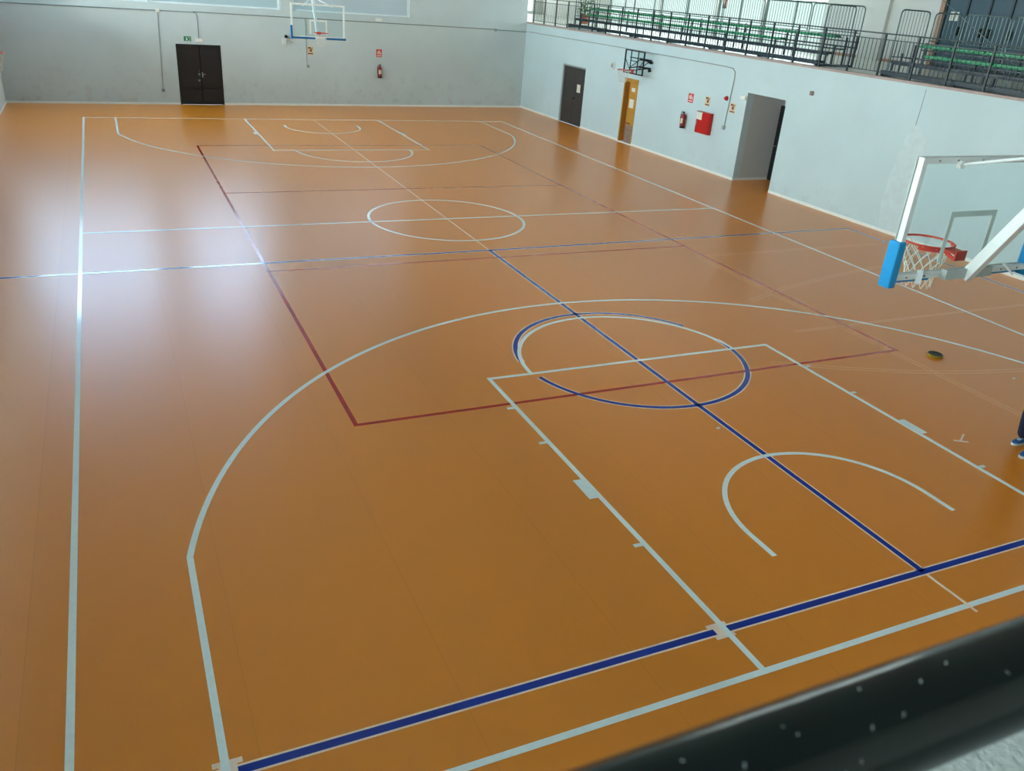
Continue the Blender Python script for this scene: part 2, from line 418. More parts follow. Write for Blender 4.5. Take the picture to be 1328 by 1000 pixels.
tag(MB().box(LEFT_X-2.8, LEFT_X-.001, -7.2, 31.0, 6.15, 6.4).build('ceiling_added_aisle', 'ceiling'), 'added low ceiling over the unseen left ledge', 'ceiling', kind='structure')
tag(MB().box(LEFT_X-.3, LEFT_X-.001, -7.2, 31.0, 6.4, HB).build('wall_left_upper', 'wall_left'), 'upper strip of the left wall', 'wall', kind='structure')
tag(MB().box(LEFT_X-2.8, LEFT_X-.01, 31.0, 31.3, 4.2, HB).build('wall_added_aisle_end', 'wall_left'), 'end wall of the added left ledge', 'wall', kind='structure')
tag(MB().box(LEFT_X-2.8, LEFT_X-.01, -7.5, -7.2, 4.2, HB).build('wall_added_aisle_start', 'wall_left'), 'near end wall of the added left ledge', 'wall', kind='structure')
NEAR = Frame((18.43, -2.93), (LEFT_X, -2.93))
wall_near = plane_wall('wall_near', NEAR, 0, 18.43-LEFT_X, 0, 3.40, .2, [], 'wall_right', 'wall below the near gallery')
# alcove shell behind the right wall
al = MB()
al.box(AL[0]-.12, AL[0], .25, 1.5, 0, 2.75); al.box(AL[1], AL[1]+.12, .25, 1.5, 0, 2.75)
al.box(AL[0]-.12, AL[1]+.12, 1.5, 1.62, 0, 2.75); al.box(AL[0], AL[1], .25, 1.5, 2.585, 2.75)
tag(al.build('wall_alcove', 'alcove', loc=RGT.p(0), rot=(0, 0, RGT.rz)), 'grey walls inside the recess in the right side wall', 'wall', kind='structure')
# rooms behind doors of the right wall (closed boxes so that nothing leaks)
# skirting
def skirt(name, fr, segs, label):
    mb = MB()
    for a, b in segs: mb.box(a, b, -.015, 0, 0, .075)
    tag(mb.build(name, 'base', loc=(fr.A.x, fr.A.y, 0), rot=(0, 0, fr.rz)), label, 'baseboard', kind='structure')
skirt('baseboard_far', FAR, [(0, 5.70), (7.28, 20.2)], 'white skirting along the far wall')
skirt('baseboard_right', RGT, [(0, 3.55), (5.40, 8.25), (9.16, 14.95), (16.60, 34.9)], 'white skirting along the right wall')
skirt('baseboard_left', LEFT, [(4.3, 38.1)], 'white skirting along the left wall')
b3 = MB().box(AL[0], AL[0]+.015, 0, 1.5, 0, .075)
tag(b3.build('baseboard_alcove', 'base', loc=RGT.p(0), rot=(0, 0, RGT.rz)), 'white skirting inside the recess', 'baseboard', kind='structure')
# ledge above the far wall conduit
tag(MB().box(14.95, 20.2, -.02, 0, 3.46, 3.50).build('trim_1', 'wall_far', loc=(FAR.A.x, FAR.A.y, 0), rot=(0, 0, FAR.rz)), 'thin plaster ledge on the far wall', 'trim', kind='structure')
# plaster repair and crack on the right wall
pt = MB().poly_xz([(20.75, .08), (21.55, .08), (21.5, .9), (21.48, 1.6), (21.42, 2.3), (21.20, 2.62), (20.95, 2.66), (20.80, 2.2), (20.66, 1.3), (20.62, .6)], -.003, 0)
pt.build('plaster_patch', 'patch', wall_right)
MB().poly_xz([(21.04, 3.45), (21.052, 3.45), (21.045, 3.0), (21.025, 2.62), (21.01, 2.62), (21.03, 3.0)], -.003, 0).build('wall_crack', 'crack', wall_right)

# gallery slab (right), near gallery slab, edge trim
g = MB().prism([(17.90, 32.03), (18.33, 9.0), (18.56, -2.93), (LEFT_X, -2.93), (LEFT_X, -7.2), (GX, -7.2), (GX, 44.0), (17.6, 44.0), (17.6, 32.33), (17.75, 32.33)], GZ-.17, GZ-.01)
tag(g.build('gallery_slab', 'slab'), 'concrete slab carrying the spectator gallery', 'gallery', kind='structure')
tag(MB().prism([(17.95, 32.0), (18.38, 9.0), (18.60, -2.6), (GX, -2.6), (GX, 44), (17.95, 44)], GZ-.01, GZ).build('gallery_floor', 'galfloor'), 'pale tiled floor of the spectator gallery', 'floor', kind='structure')
tr = MB().box(0, 34.9, -.03, .17, GZ-.055, GZ+.005)
tag(tr.build('trim_2', 'trim', loc=(RGT.A.x, RGT.A.y, 0), rot=(0, 0, RGT.rz)), 'pinkish stone edge of the gallery floor', 'trim', kind='structure')

# gallery shell
GB = Frame((GX, 44.0), (GX, -7.2))      # s = 44 - y
gw = [(44-36.4, 44-31.95), (44-31.8, 44-27.7), (44-27.55, 44-24.7), (44-24.55, 44-21.3)]
GDOOR = (44-16.30, 44-12.6, GZ, 6.2)
tag(wall_holes(MB(), 0, 51.2, GZ-.2, HB, .3, [(a, b, GZ+.02, 6.3) for a, b in gw] + [GDOOR]).build('wall_gallery', 'wall_gallery', loc=(GB.A.x, GB.A.y, 0), rot=(0, 0, GB.rz)),
    'off-white back wall of the gallery', 'wall', kind='structure')
GE = Frame((17.6, 44.0), (GX, 44.0))
tag(wall_holes(MB(), 0, 6.7, GZ-.2, HB, .3, [(.5, 6.2, GZ+.1, 8.0)]).build('wall_gallery_end', 'wall_gallery', loc=(GE.A.x, GE.A.y, 0), rot=(0, 0, GE.rz)),
    'end wall of the gallery', 'wall', kind='structure')
tag(MB().box(17.4, 17.6, 32.35, 44.3, GZ-.2, HB).build('wall_gallery_side', 'wall_gallery'), 'inner side wall at the end of the gallery', 'wall', kind='structure')
tag(MB().box(LEFT_X-.3, GX+.3, -7.5, -7.2, 3.3, HB).build('wall_back', 'wall_gallery'), 'wall behind the near gallery', 'wall', kind='structure')
col = MB().box(GX-.14, GX, 18.35, 19.25, GZ, HB)
tag(col.build('wall_pier', 'wall_gallery', bevel=.01), 'shallow pier standing proud of the gallery back wall', 'wall', kind='structure')
tag(MB().box(LEFT_X-.3, GX+.3, -7.5, 44.3, HB, HB+.2).build('ceiling', 'ceiling'), 'light ceiling above the hall', 'ceiling', kind='structure')
tag(MB().box(GX-.02, GX, 16.45, 21.25, GZ, GZ+.09).build('baseboard_gallery', 'wood'), 'brownish skirting of the gallery wall', 'baseboard', kind='structure')

# ------------------------------------------------------------------ windows
wn = [0]
def window(fr, a, b, z0, z1, rows, cols, label, fm='wpaint', fw_=.06, depth=.10):
    """rows: list of (z_top, material)"""
    wn[0] += 1
    t = thing('window_%d' % wn[0], label, 'window', fr.p(a), fr.rz, kind='structure')
    w = b-a; f = MB(); e = .002
    f.box(e, w-e, depth, depth+.08, z0+e, z0+fw_); f.box(e, w-e, depth, depth+.08, z1-fw_, z1-e)
    f.box(e, fw_, depth, depth+.08, z0+fw_, z1-fw_); f.box(w-fw_, w-e, depth, depth+.08, z0+fw_, z1-fw_)
    for zt, _ in rows[:-1]: f.box(fw_, w-fw_, depth, depth+.08, zt-.03, zt+.03)
    for k in range(1, cols): f.box(w*k/cols-.03, w*k/cols+.03, depth+.005, depth+.075, z0+fw_, z1-fw_)
    f.build('window_frame', fm, t)
    zb = z0+.01
    for zt, m in rows:
        if isinstance(m, str): m = [m]
        for k, mm in enumerate(m):
            MB().box(max(.01, w*k/len(m)), min(w-.01, w*(k+1)/len(m)), depth+.035, depth+.055, zb, zt-.01 if zt == rows[-1][0] else zt).build('pane', mm, t)
        zb = zt
    return t
H_, D_ = 'pane_hi', 'pane_mid'
window(FAR, *fw[0], WIN_Z0, WIN_Z1, [(4.3, 'pane_low'), (6.2, ['pane_mid2']*7+[D_]), (8.1, [H_]*7+[D_])], 2, 'leftmost high window of the far wall, pale blue panes')
window(FAR, *fw[1], WIN_Z0, WIN_Z1, [(4.3, 'pane_low'), (6.2, [D_]+['pane_mid2']*5+[D_]*2), (8.1, [D_]+[H_]*5+[D_]*2)], 1, 'middle high window of the far wall, above the black door')
window(FAR, *fw[2], WIN_Z0, WIN_Z1, [(4.3, 'pane_low3'), (8.1, D_)], 1, 'right high window of the far wall, behind the backboard')
for i, (a, b) in enumerate(lw):  # out-of-view windows added as the source of light from the left
    window(CL, a, b, 4.5, 6.05, [(6.05, 'pane_left_added')], 4, 'added unseen high window on the left for side light, bay %s from the camera' % ['one', 'two', 'three', 'four', 'five'][i])
for i, (a, b) in enumerate(gw):
    window(GB, a, b, GZ+.02, 6.3, [(5.2, 'pane_gal'), (6.3, 'pane_galhi')], 2, 'tall frosted window of the gallery back wall, %s' % ['farthest', 'second farthest', 'third farthest', 'nearest'][i], 'gmull', .05)
window(GE, .5, 6.2, GZ+.1, 8.0, [(8.0, 'pane_end')], 3, 'bright glazed end of the gallery', 'wpaint', .06)

# ------------------------------------------------------------------ doors
# door 1: far wall, black double door
t = thing('door_1', 'black double steel door in the far wall', 'door', FAR.p(5.70), FAR.rz, kind='structure')
w = 1.58
MB().box(0, .05, -.01, .12, 0, 2.13).box(w-.05, w, -.01, .12, 0, 2.13).box(.05, w-.05, -.01, .12, 2.08, 2.13).build('door_frame', 'door_black', t)
for x0, x1 in ((.055, .80), (.84, w-.055)):
    lfm = MB().box(x0, x1, .02, .07, .01, 2.075)
    lf_ = lfm.build('door_leaf', 'door_black', t, bevel=.004)
    MB().box(x0+.05, x1-.05, .012, .02, .55, .58).box(x0+.05, x1-.05, .012, .02, 1.85, 1.87).build('panel_rib', 'door_black', lf_)
MB().box(.803, .837, .03, .05, .01, 2.075).build('astragal', 'black', t)
h = MB().box(.845, .885, 0, .02, .98, 1.16); h.tube([(.865, .02, 1.1), (.865, -.05, 1.1), (.96, -.05, 1.1)], .011)
h.build('door_handle', 'steel', t)
MB().box(.72, .78, .008, .02, 1.05, 1.13).box(.74, .77, .008, .02, 1.2, 1.22).box(.70, .77, .010, .02, .84, .90).build('lock_plate', 'grey', t)
MB().box(0, w, .30, .33, 0, 2.13).build('backing', 'black', t)
# door 2: dark brown double door in right wall
t = thing('door_2', 'dark brown double door with a paper notice in the right wall', 'door', RGT.p(D1[0]), RGT.rz, kind='structure')
w = D1[1]-D1[0]
MB().box(.002, .10, .0, .20, 0, 2.245).box(.10, w-.002, .0, .14, 2.19, 2.245).build('door_frame', 'greyl', t, bevel=.004)
MB().box(.10, w*.53-.003, .05, .10, .01, 2.19).build('door_leaf', 'door_brown', t, bevel=.003)
l2 = MB().box(w*.53+.003, w-.002, .05, .10, .01, 2.19).build('door_leaf', 'door_brown', t, bevel=.003)
MB().lathe([(.001, -.05), (.03, -.05), (.035, -.03), (.02, -.01), (.02, .0)], (w*.53+.07, .05, 1.03), 14, 'y').build('door_knob', 'black', t, smooth=True)
MB().box(w*.66, w*.66+.26, .044, .05, 1.28, 1.58).build('paper_notice', 'paper', t)
MB().box(0, w, .25, .28, 0, 2.25).build('backing', 'black', t)
# door 3: ochre door, half open
t = thing('door_3', 'ochre wooden door with two notices, standing ajar', 'door', RGT.p(D2[0]), RGT.rz, kind='structure')
w = D2[1]-D2[0]
MB().box(.002, .07, -.015, .2, 0, 2.245).box(w-.045, w-.002, -.015, .2, 0, 2.245).box(.07, w-.045, -.015, .2, 2.13, 2.245).build('door_frame', 'ochre', t, bevel=.005)
MB().box(.075, .36, .14, .18, .02, 2.12).build('door_leaf', 'ochre_d', t, bevel=.003)
l3 = MB().box(.36, w-.05, .02, .06, .02, 2.12).build('door_leaf', 'ochre', t, bevel=.003)
MB().box(.37, w-.05, .014, .02, .03, .66).build('kick_plate', 'kick', l3)
MB().box(.39, .64, .013, .02, .70, .73).build('door_bar', 'black', l3)
MB().box(.50, .72, .014, .02, 1.82, 1.95).build('paper_notice', 'paper', l3)
MB().box(.44, .72, .014, .02, 1.26, 1.56).build('paper_notice', 'paper', l3)
hh = MB().tube([(.34, .14, 1.05), (.34, .09, 1.05), (.26, .09, 1.05)], .01); hh.build('door_handle', 'steel', t)
MB().box(-.02, w+.02, -.04, .25, 0, .03).build('threshold', 'base', t)
MB().box(0, w, .25, .28, 0, 2.25).build('backing', 'black', t)
# door 4: dark door inside alcove
t = thing('door_4', 'dark door standing in the recess of the right wall', 'door', RGT.p(AL[0], 0, 1.36), RGT.rz, kind='structure')
MB().box(.03, 1.62, -.01, .05, .01, 2.24).build('door_leaf', 'mull', t, bevel=.004)
MB().lathe([(.001, -.05), (.025, -.05), (.025, 0)], (.12, -.01, 1.05), 12, 'y').build('door_knob', 'steel', t)
# doors on the gallery: dark glass
t = thing('door_5', 'dark glazed double doors at the back of the gallery', 'door', GB.p(GDOOR[0], 0), GB.rz, kind='structure')
w = GDOOR[1]-GDOOR[0]; f = MB()
for x in (0, .75, 1.5, 2.22, 2.95, w-.06): f.box(x+.002, x+.06, .03, .12, GZ+.02, 6.15)
f.box(.002, w-.002, .03, .12, 6.10, 6.195); f.box(.002, w-.002, .03, .12, GZ+.01, GZ+.12)
f.build('door_frame', 'mull', t)
for i, x in enumerate((0, .75, 1.5, 2.22, 2.95)):
    x1 = (.75, 1.5, 2.22, 2.95, w-.06)[i]
    MB().box(x+.06, x1, .06, .08, GZ+.12, 6.10).build('door_glass', 'dglass', t)
for x in (.62, 1.40, 1.68, 2.36): MB().box(x, x+.07, -.03, .04, 4.55, 4.80).build('push_plate', 'black', t)
MB().box(.22, .36, .045, .055, 4.95, 5.2).box(.40, .52, .045, .055, 4.95, 5.2).build('paper_notice', 'paper', t)
MB().box(-.16, 0, -.02, .02, GZ, 6.3).build('door_jamb', 'wood', t)

# ------------------------------------------------------------------ gallery railing
RL = 27.0
t = thing('gallery_railing', 'dark green railing along the gallery above the right wall', 'railing', RGT.p(0, GZ, .06), RGT.rz)
MB().box(.38, RL, -.025, .025, .955, .985).build('top_rail', 'greenpipe', t, bevel=.008)
MB().box(.45, RL, -.010, .010, .825, .845).build('upper_rail', 'greenpipe', t)
MB().box(.45, RL, -.010, .010, .09, .11).build('lower_rail', 'greenpipe', t)
post = MB().box(-.02, .02, -.02, .02, .0, .96).box(-.035, .035, -.035, .035, .0, .012)
p0 = post.build('post', 'greenpipe', t); p0.location = (.45, 0, 0)
for k in range(1, 27):
    c = p0.copy(); C.objects.link(c); c.parent = t; c.location = (.45+k, 0, 0)
bal = MB().box(-.006, .006, -.006, .006, .10, .835)
pos = [.45+k+j/8 for k in range(0, 26) for j in range(1, 8)]
pos.sort(reverse=True)
vis = [p for p in pos if p < 24.6]
b0 = None
for i, x in enumerate(vis[:100]):
    if b0 is None: b0 = bal.build('baluster', 'greenpipe', t); c = b0
    else: c = b0.copy(); C.objects.link(c); c.parent = t
    c.location = (x, 0, 0)
rest = MB()
for x in vis[100:] + [p for p in pos if p >= 24.6]: rest.box(x-.006, x+.006, -.006, .006, .10, .835)
tag(rest.build('balusters', 'greenpipe', t), kind='stuff')

# near hand rail in the foreground
t = thing('handrail', 'dark green scratched handrail in front of the camera', 'railing', (0, -3.512, GZ))
rp = MB().tube([(LEFT_X+.05, 0, .958), (17.8, 0, .958)], .031, 40)
rp.build('top_rail', 'greenrail', t, smooth=True)
MB().box(LEFT_X+.05, 17.8, -.004, .026, .905, .932).build('rail_plate', 'black', t, bevel=.004)
sc = MB()
for i in range(22):
    x = random.uniform(.9, 1.55); a = random.uniform(-.2, 1.6); l = random.uniform(.001, .006)
    r = .0311; y, z = -r*math.sin(a)*-1*-1, .958+r*math.cos(a)
    sc.tube([(x, -r*math.sin(a), .958+r*math.cos(a)), (x+random.uniform(-.002, .002), -r*math.sin(a+l*14), .958+r*math.cos(a+l*14))], random.uniform(.0003, .0006), 5)
tag(sc.build('paint_chips', 'grey', t), kind='stuff')
for x in (-1.4, 2.6, 4.6, 6.6, 8.6, 10.6, 12.6, 14.6, 16.6):
    MB().box(x-.02, x+.02, -.02, .02, -.01, .93).build('post', 'greenpipe', t)
MB().box(LEFT_X+.05, 17.8, -.012, .012, .10, .13).build('lower_rail', 'greenpipe', t)

# ------------------------------------------------------------------ bleachers
def guard_panel(mb, a, b, z0, z1, pitch=.115, r=.016):
    """rounded-top guard of bars between plan points a and b"""
    a = Vector(a); b = Vector(b); L = (b-a).length; u = (b-a)/L; k = .10
    P = lambda s, z: (a.x+u.x*s, a.y+u.y*s, z)
    pts = [P(0, z0), P(0, z1-k)] + [P(k-k*math.cos(q), z1-k+k*math.sin(q)) for q in (PI/6, PI/3, PI/2)] + \
          [P(L-k+k*math.sin(q), z1-k+k*math.cos(q)) for q in (0, PI/6, PI/3, PI/2)] + [P(L, z0)]
    mb.tube(pts, r, 8)
    mb.tube([P(0, z0+.42), P(L, z0+.42)], r*.8, 6)
    n = max(2, round(L/pitch))
    for i in range(1, n): mb.tube([P(L*i/n, z0+.42), P(L*i/n, z1-.004)], .0075, 5)
    return mb
ROWS = [(18.35, .26, 3.71, 'board_dark'), (18.62, .22, 3.94, 'board_dark'), (18.87, .26, 4.145, 'seat_green'), (19.25, .28, 4.355, 'seat_green')]
def bleacher(y0, y1, label, g1, g2, seatw, ends, gm):
    """y0<y1; g1,g2: extents of the two green rows"""
    dx = 0
    t = thing('bleacher', label, 'bleacher', (18.35, (y0+y1)/2, GZ), group='portable bleachers on the gallery')
    ox, oy = 18.35, (y0+y1)/2
    for i, (x, w, z, m) in enumerate(ROWS[:2]):
        MB().box(x-ox, x-ox+w, y0-oy, y1-oy, z-GZ-.06, z-GZ).build('footboard', m, t, bevel=.006)
    # long footboard between rows
    MB().box(19.05-ox, 19.22-ox, y0-oy, y1-oy, 4.0-GZ, 4.03-GZ).build('footboard', 'board_dark', t)
    MB().box(19.55-ox, 19.72-ox, y0-oy, y1-oy, 4.2-GZ, 4.23-GZ).build('footboard', 'board_dark', t)
    for (x, w, z, m), (a, b) in zip(ROWS[2:], (g1, g2)):
        n = round((b-a)/seatw); d = (b-a)/n
        MB().box(x-ox+.03, x-ox+w-.03, a-oy-.05, b-oy+.05, z-GZ-.065, z-GZ-.04).build('seat_beam', 'frame_dark', t)
        s0 = MB().box(0, w, .02, d-.02, -.06, 0).box(.02, .05, .0, d, -.08, -.03).build('seat', m, t, bevel=.012)
        s0.location = (x-ox, a-oy, z-GZ)
        for k in range(1, n):
            c = s0.copy(); C.objects.link(c); c.parent = t; c.location = (x-ox, a-oy+k*d, z-GZ)
    fr = MB(); n = max(2, round((y1-y0)/2.4))
    for k in range(n+1):
        y = y0-oy+.04+(y1-y0-.08)*k/n
        for (x, w, z, m) in ROWS:
            fr.beam((x-ox+.05, y, .0), (x-ox+.05, y, z-GZ-.03), .035)
        fr.beam((0, y, .03), (1.32, y, .03), .05); fr.beam((1.32, y, .0), (1.32, y, .82), .05)
    fr.beam((.05, y0-oy, .06), (.05, y1-oy, .06), .05); fr.beam((.35, y0-oy, .30), (.35, y1-oy, .30), .04)
    fr.beam((1.32, y0-oy, .5), (1.32, y1-oy, .5), .04)
    fr.build('steel_frame', 'frame_dark', t)
    L = y1-y0; n = round(L/2.0)
    for k in range(n):
        a = y0+L*k/n+.04; b = y0+L*(k+1)/n-.04
        if abs(b-y1) < .1 and gm == 'galv_l':
            guard_panel(MB(), (19.72-ox, a-oy), (19.72-ox, b-.87-oy), .45, 5.10-GZ).build('guard_panel', gm, t)
            guard_panel(MB(), (19.72-ox, b-.80-oy), (19.72-ox, b-oy), .45, 5.09-GZ).build('guard_panel', 'galv', t)
        else: guard_panel(MB(), (19.72-ox, a-oy), (19.72-ox, b-oy), .45, 5.12-GZ).build('guard_panel', gm, t)
    for y in ends:
        guard_panel(MB(), (18.62-ox, y-oy), (19.60-ox, y-oy), .03, 5.10-GZ).build('side_guard', 'galv', t)
    return t
bleacher(14.9, 29.4, 'long bleacher with green seats on the left of the gallery', (17.1, 28.85), (15.4, 29.3), .93, (15.15, 29.35), 'galv')
bleacher(4.0, 12.65, 'right bleacher with green seats, in front of the dark glazed doors', (4.2, 11.95), (4.1, 12.45), .93, (12.68,), 'galv_l')

# ------------------------------------------------------------------ hoops
def torus_pts(c, r, n=28, a0=0, a1=360): return [(c[0]+r*math.cos(math.radians(a0+(a1-a0)*i/n)), c[1]+r*math.sin(math.radians(a0+(a1-a0)*i/n)), c[2]) for i in range(n if a1-a0 == 360 else n+1)]
def net_mesh(c, r, h, n=12, rows=6, rb=.6, cord=.0028):
    mb = MB()
    R = lambda t: r*(1-(1-rb)*min(1, t*1.35))
    def pt(i, k):
        a = 2*PI*(i+.5*(k % 2))/n; t = k/rows
        return (c[0]+R(t)*math.cos(a), c[1]+R(t)*math.sin(a), c[2]-h*t)
    for k in range(rows):
        for i in range(n):
            a = pt(i, k); mb.tube([a, pt(i, k+1)], cord, 4)
            b = pt(i-1, k+1) if k % 2 == 0 else pt(i+1, k+1)
            mb.tube([a, b], cord, 4)
    return mb
def ceiling_hoop(Y, sgn, label, near):
    """sgn=+1: the board faces +Y (near hoop); local origin under the rim on the floor"""
    t = thing('basketball_hoop', label, 'basketball hoop', (7.58 if near else 7.5, Y, HB), 0 if sgn > 0 else PI, group=None)
    Z = -HB
    f = MB(); d = .05; x0, x1, z0, z1 = -.9, .9, 2.85+Z, 3.90+Z; fy0, fy1 = -.07, -.015
    f.box(x0, x1, fy0, fy1, z0, z0+d); f.box(x0, x1, fy0, fy1, z1-d, z1)
    f.box(x0, x0+d, fy0, fy1, z0+d, z1-d); f.box(x1-d, x1, fy0, fy1, z0+d, z1-d)
    f.build('backboard_frame', 'wpaint' , t, bevel=.004)
    MB().box(x0+.003, x1-.003, -.015, 0, z0+.003, z1-.003).build('backboard_glass', 'glass', t)
    q = MB()
    for (a, b, c_, e) in ((-.295, .295, 3.37, 3.42), (-.295, -.245, 2.97, 3.37), (.245, .295, 2.97, 3.37)):
        q.box(a, b, .0005, .003, c_+Z, e+Z)
    for (a, b, c_, e) in ((-.9, .9, 3.85, 3.90), (-.9, -.85, 2.85, 3.85), (.85, .9, 2.85, 3.85), (-.85, .85, 2.85, 2.90)):
        q.box(a, b, .0005, .003, c_+Z, e+Z)
    q.build('target_square', 'signwhite', t)
    pm = 'pad' if near else 'padd'
    if near:
        for s in (-1, 1):
            a, b = sorted((s*.935, s*.845)); MB().box(a, b, -.09, .03, 2.79+Z, 3.20+Z).build('edge_pad', pm, t, bevel=.015)
        for a, b in ((-.845, -.33), (.33, .845)): MB().box(a, b, .003, .03, 2.80+Z, 2.86+Z).build('edge_pad', pm, t, bevel=.01)
    else:
        MB().box(.87, .93, -.08, .04, 2.81+Z, 3.22+Z).build('edge_pad', pm, t, bevel=.01)
        MB().box(.12, .87, -.08, .04, 2.81+Z, 2.875+Z).build('edge_pad', pm, t, bevel=.01)
        MB().box(-.93, -.24, -.08, .04, 2.81+Z, 2.875+Z).build('edge_pad', pm, t, bevel=.01)
    # mounting bar at the bottom and the main beam rising back to the ceiling
    MB().box(-.30, .30, -.13, -.07, 2.84+Z, 2.93+Z).build('mounting_bar', 'alu', t, bevel=.004)
    k = .56
    top = (0, -.13-k*(HB-2.9), -.01)
    MB().beam((0, -.10, 2.84+Z), top, .085, .10).build('support_beam', 'wpaint', t, bevel=.006)
    MB().box(-.3, .3, top[1]-.2, top[1]+.2, -.03, 0).build('ceiling_plate', 'grey', t)
    for s in (-1, 1):
        MB().tube([(s*.48, -.075, 3.84+Z), (s*.03, -.13-k*1.2, 4.08+Z)], .014, 8).build('brace', 'wpaint', t)
        MB().lathe([(.001, -.11), (.035, -.11), (.035, -.07), (.02, -.07)], (s*.48, 0, 3.845+Z), 6, 'y').build('hinge_bolt', 'wpaint', t)
        MB().beam((s*.62, -.12, 2.83+Z), (s*.54, -.05, 2.92+Z), .05, .02).build('clip', 'wpaint', t)
    bl = MB()
    for x in (-.72, -.5, -.2, .2, .5, .72):
        bl.lathe([(.001, -.078), (.008, -.078), (.008, -.07)], (x, 0, 2.875+Z), 8, 'y')
        bl.lathe([(.001, -.078), (.008, -.078), (.008, -.07)], (x, 0, 3.875+Z), 8, 'y')
    bl.build('bolt', 'grey', t)
    # rim with its plate
    rc = (0, .375, 3.035+Z)
    MB().tube(torus_pts(rc, .232), .010, 10, closed=True).build('rim', 'rim', t, smooth=True)
    m = MB().box(-.07, .07, .0035, .02, 2.96+Z, 3.05+Z).box(-.085, .085, .02, .155, 3.02+Z, 3.035+Z)
    m.beam((-.06, .02, 2.97+Z), (-.05, .17, 3.025+Z), .014, .03).beam((.06, .02, 2.97+Z), (.05, .17, 3.025+Z), .014, .03)
    m.build('rim_bracket', 'rim', t)
    skirt_ = MB(); n = 22
    pts = [(rc[0]+.222*math.cos(math.radians(a)), rc[1]+.222*math.sin(math.radians(a))) for a in [200+i*8 for i in range(0, 18)]]
    skirt_.strip(pts, .006, rc[2]-.045, rc[2]-.004).build('rim_band', 'rim', t) if near else None
    net_mesh((0, .375, rc[2]-.008), .225, .42, 12, 6, .58, .0035 if near else .0028).build('net', 'net', t)
    return t
ceiling_hoop(1.2, 1, 'near glass backboard with blue corner pad and red rim, seen from behind', True)
ceiling_hoop(26.8, -1, 'distant glass backboard with blue lower edge, in front of the far wall', False)

def wall_hoop(fr, s, out, label):
    """local x along wall, -y out of the wall"""
    t = thing('wall_hoop', label, 'basketball hoop', fr.p(s, 0, 0), fr.rz, group=None)
    y = -out; x0, x1, z0, z1 = -.6, .6, 2.47, 3.24; f = MB(); d = .035
    for a, b, c_, e in ((x0, x1, z0, z0+d), (x0, x1, z1-d, z1), (x0, x0+d, z0, z1), (x1-d, x1, z0, z1)): f.box(a, b, y, y+.04, c_, e)
    for x in (-.22, .22): f.box(x-.012, x+.012, y+.006, y+.034, z0+d, z1-d)
    f.box(-.23, .23, y+.006, y+.03, 2.88, 2.905); f.box(-.23, .23, y+.006, y+.03, 2.60, 2.625)
    f.beam((-.58, y+.02, 2.95), (-.23, y+.02, 2.60), .016); f.beam((.58, y+.02, 2.95), (.23, y+.02, 2.60), .016)
    f.build('backboard_frame', 'black', t)
    MB().box(x0+d, x1-d, y+.002, y+.006, z0+d, z1-d).build('backboard_panel', 'glass', t)
    br = MB()
    for x in (-.3, .3):
        br.beam((x, y+.04, 3.0), (x, 0, 2.95), .03); br.beam((x, y+.04, 2.65), (x, 0, 2.70), .03); br.beam((x, y+.04, 2.65), (x, 0, 2.95), .02)
    br.box(-.36, .36, -.03, 0, 2.90, 2.98).box(-.36, .36, -.03, 0, 2.66, 2.72); br.build('wall_bracket', 'black', t)
    kn = MB().lathe([(.001, -.10), (.05, -.09), (.05, -.03), (.03, 0)], (.42, -.02, 2.90), 12, 'y').lathe([(.001, -.10), (.05, -.09), (.05, -.03), (.03, 0)], (.31, -.02, 2.92), 12, 'y').lathe([(.001, -.1), (.05, -.09), (.03, 0)], (.40, -.02, 2.63), 12, 'y')
    kn.build('bracket_knob', 'black', t, smooth=True)
    rc = (0, y-.36, 2.60)
    MB().tube(torus_pts(rc, .225), .011, 8, closed=True).build('rim', 'rim', t, smooth=True)
    MB().box(-.08, .08, y-.16, y, 2.585, 2.60).box(-.08, .08, y-.012, y, 2.50, 2.62).build('rim_bracket', 'rim', t)
    net_mesh((0, y-.36, 2.595), .22, .40, 10, 5, .6, .005).build('net', 'net', t)
    return t
wall_hoop(RGT, 9.42, .5, 'small hoop with black-framed backboard on the right wall above the ochre door')
wall_hoop(Frame((LEFT_X, -7.2), (LEFT_X, 30.97)), 27.85, .5, 'small hoop on the left wall, only rim and net showing at the edge')

# ------------------------------------------------------------------ wall fittings
def extinguisher(fr, s, z, label):
    t = thing('fire_extinguisher', label, 'fire extinguisher', fr.p(s, z, -.10), fr.rz, group='wall mounted fire extinguishers')
    MB().lathe([(.05, 0), (.078, .005), (.08, .03), (.08, .36), (.07, .41), (.035, .44), (.022, .45), (.022, .47)], (0, 0, 0), 22).build('cylinder', 'ext_red', t, smooth=True)
    MB().lathe([(.05, -.012), (.082, -.01), (.083, .05), (.078, .052)], (0, 0, 0), 22).build('base_ring', 'black', t, smooth=True)
    lab = MB(); pts = [(.0815*math.sin(math.radians(a)), -.0815*math.cos(math.radians(a))) for a in range(-50, 51, 10)]
    lab.strip(pts, .002, .14, .30).build('label_plate', 'signbeige', t)
    v = MB().box(-.02, .02, -.02, .02, .465, .50).beam((0, 0, .50), (.0, -.11, .53), .02, .008).beam((0, 0, .485), (0, -.10, .485), .018, .008)
    v.build('valve_handle', 'black', t)
    MB().tube([(-.02, 0, .485), (-.07, -.02, .49), (-.105, -.03, .42), (-.11, -.03, .30), (-.095, -.03, .17), (-.085, -.03, .08)], .010, 8).build('hose', 'black', t, smooth=True)
    MB().box(-.03, .03, .078, .099, .25, .40).build('wall_bracket', 'grey', t)
    return t
extinguisher(FAR, 13.48, 1.14, 'red fire extinguisher on the far wall')
extinguisher(RGT, 12.15, 1.12, 'red fire extinguisher on the right wall beside the hose cabinet')
e = extinguisher(GB, 44-26.95, 4.75, 'red fire extinguisher hanging on the gallery glazing')

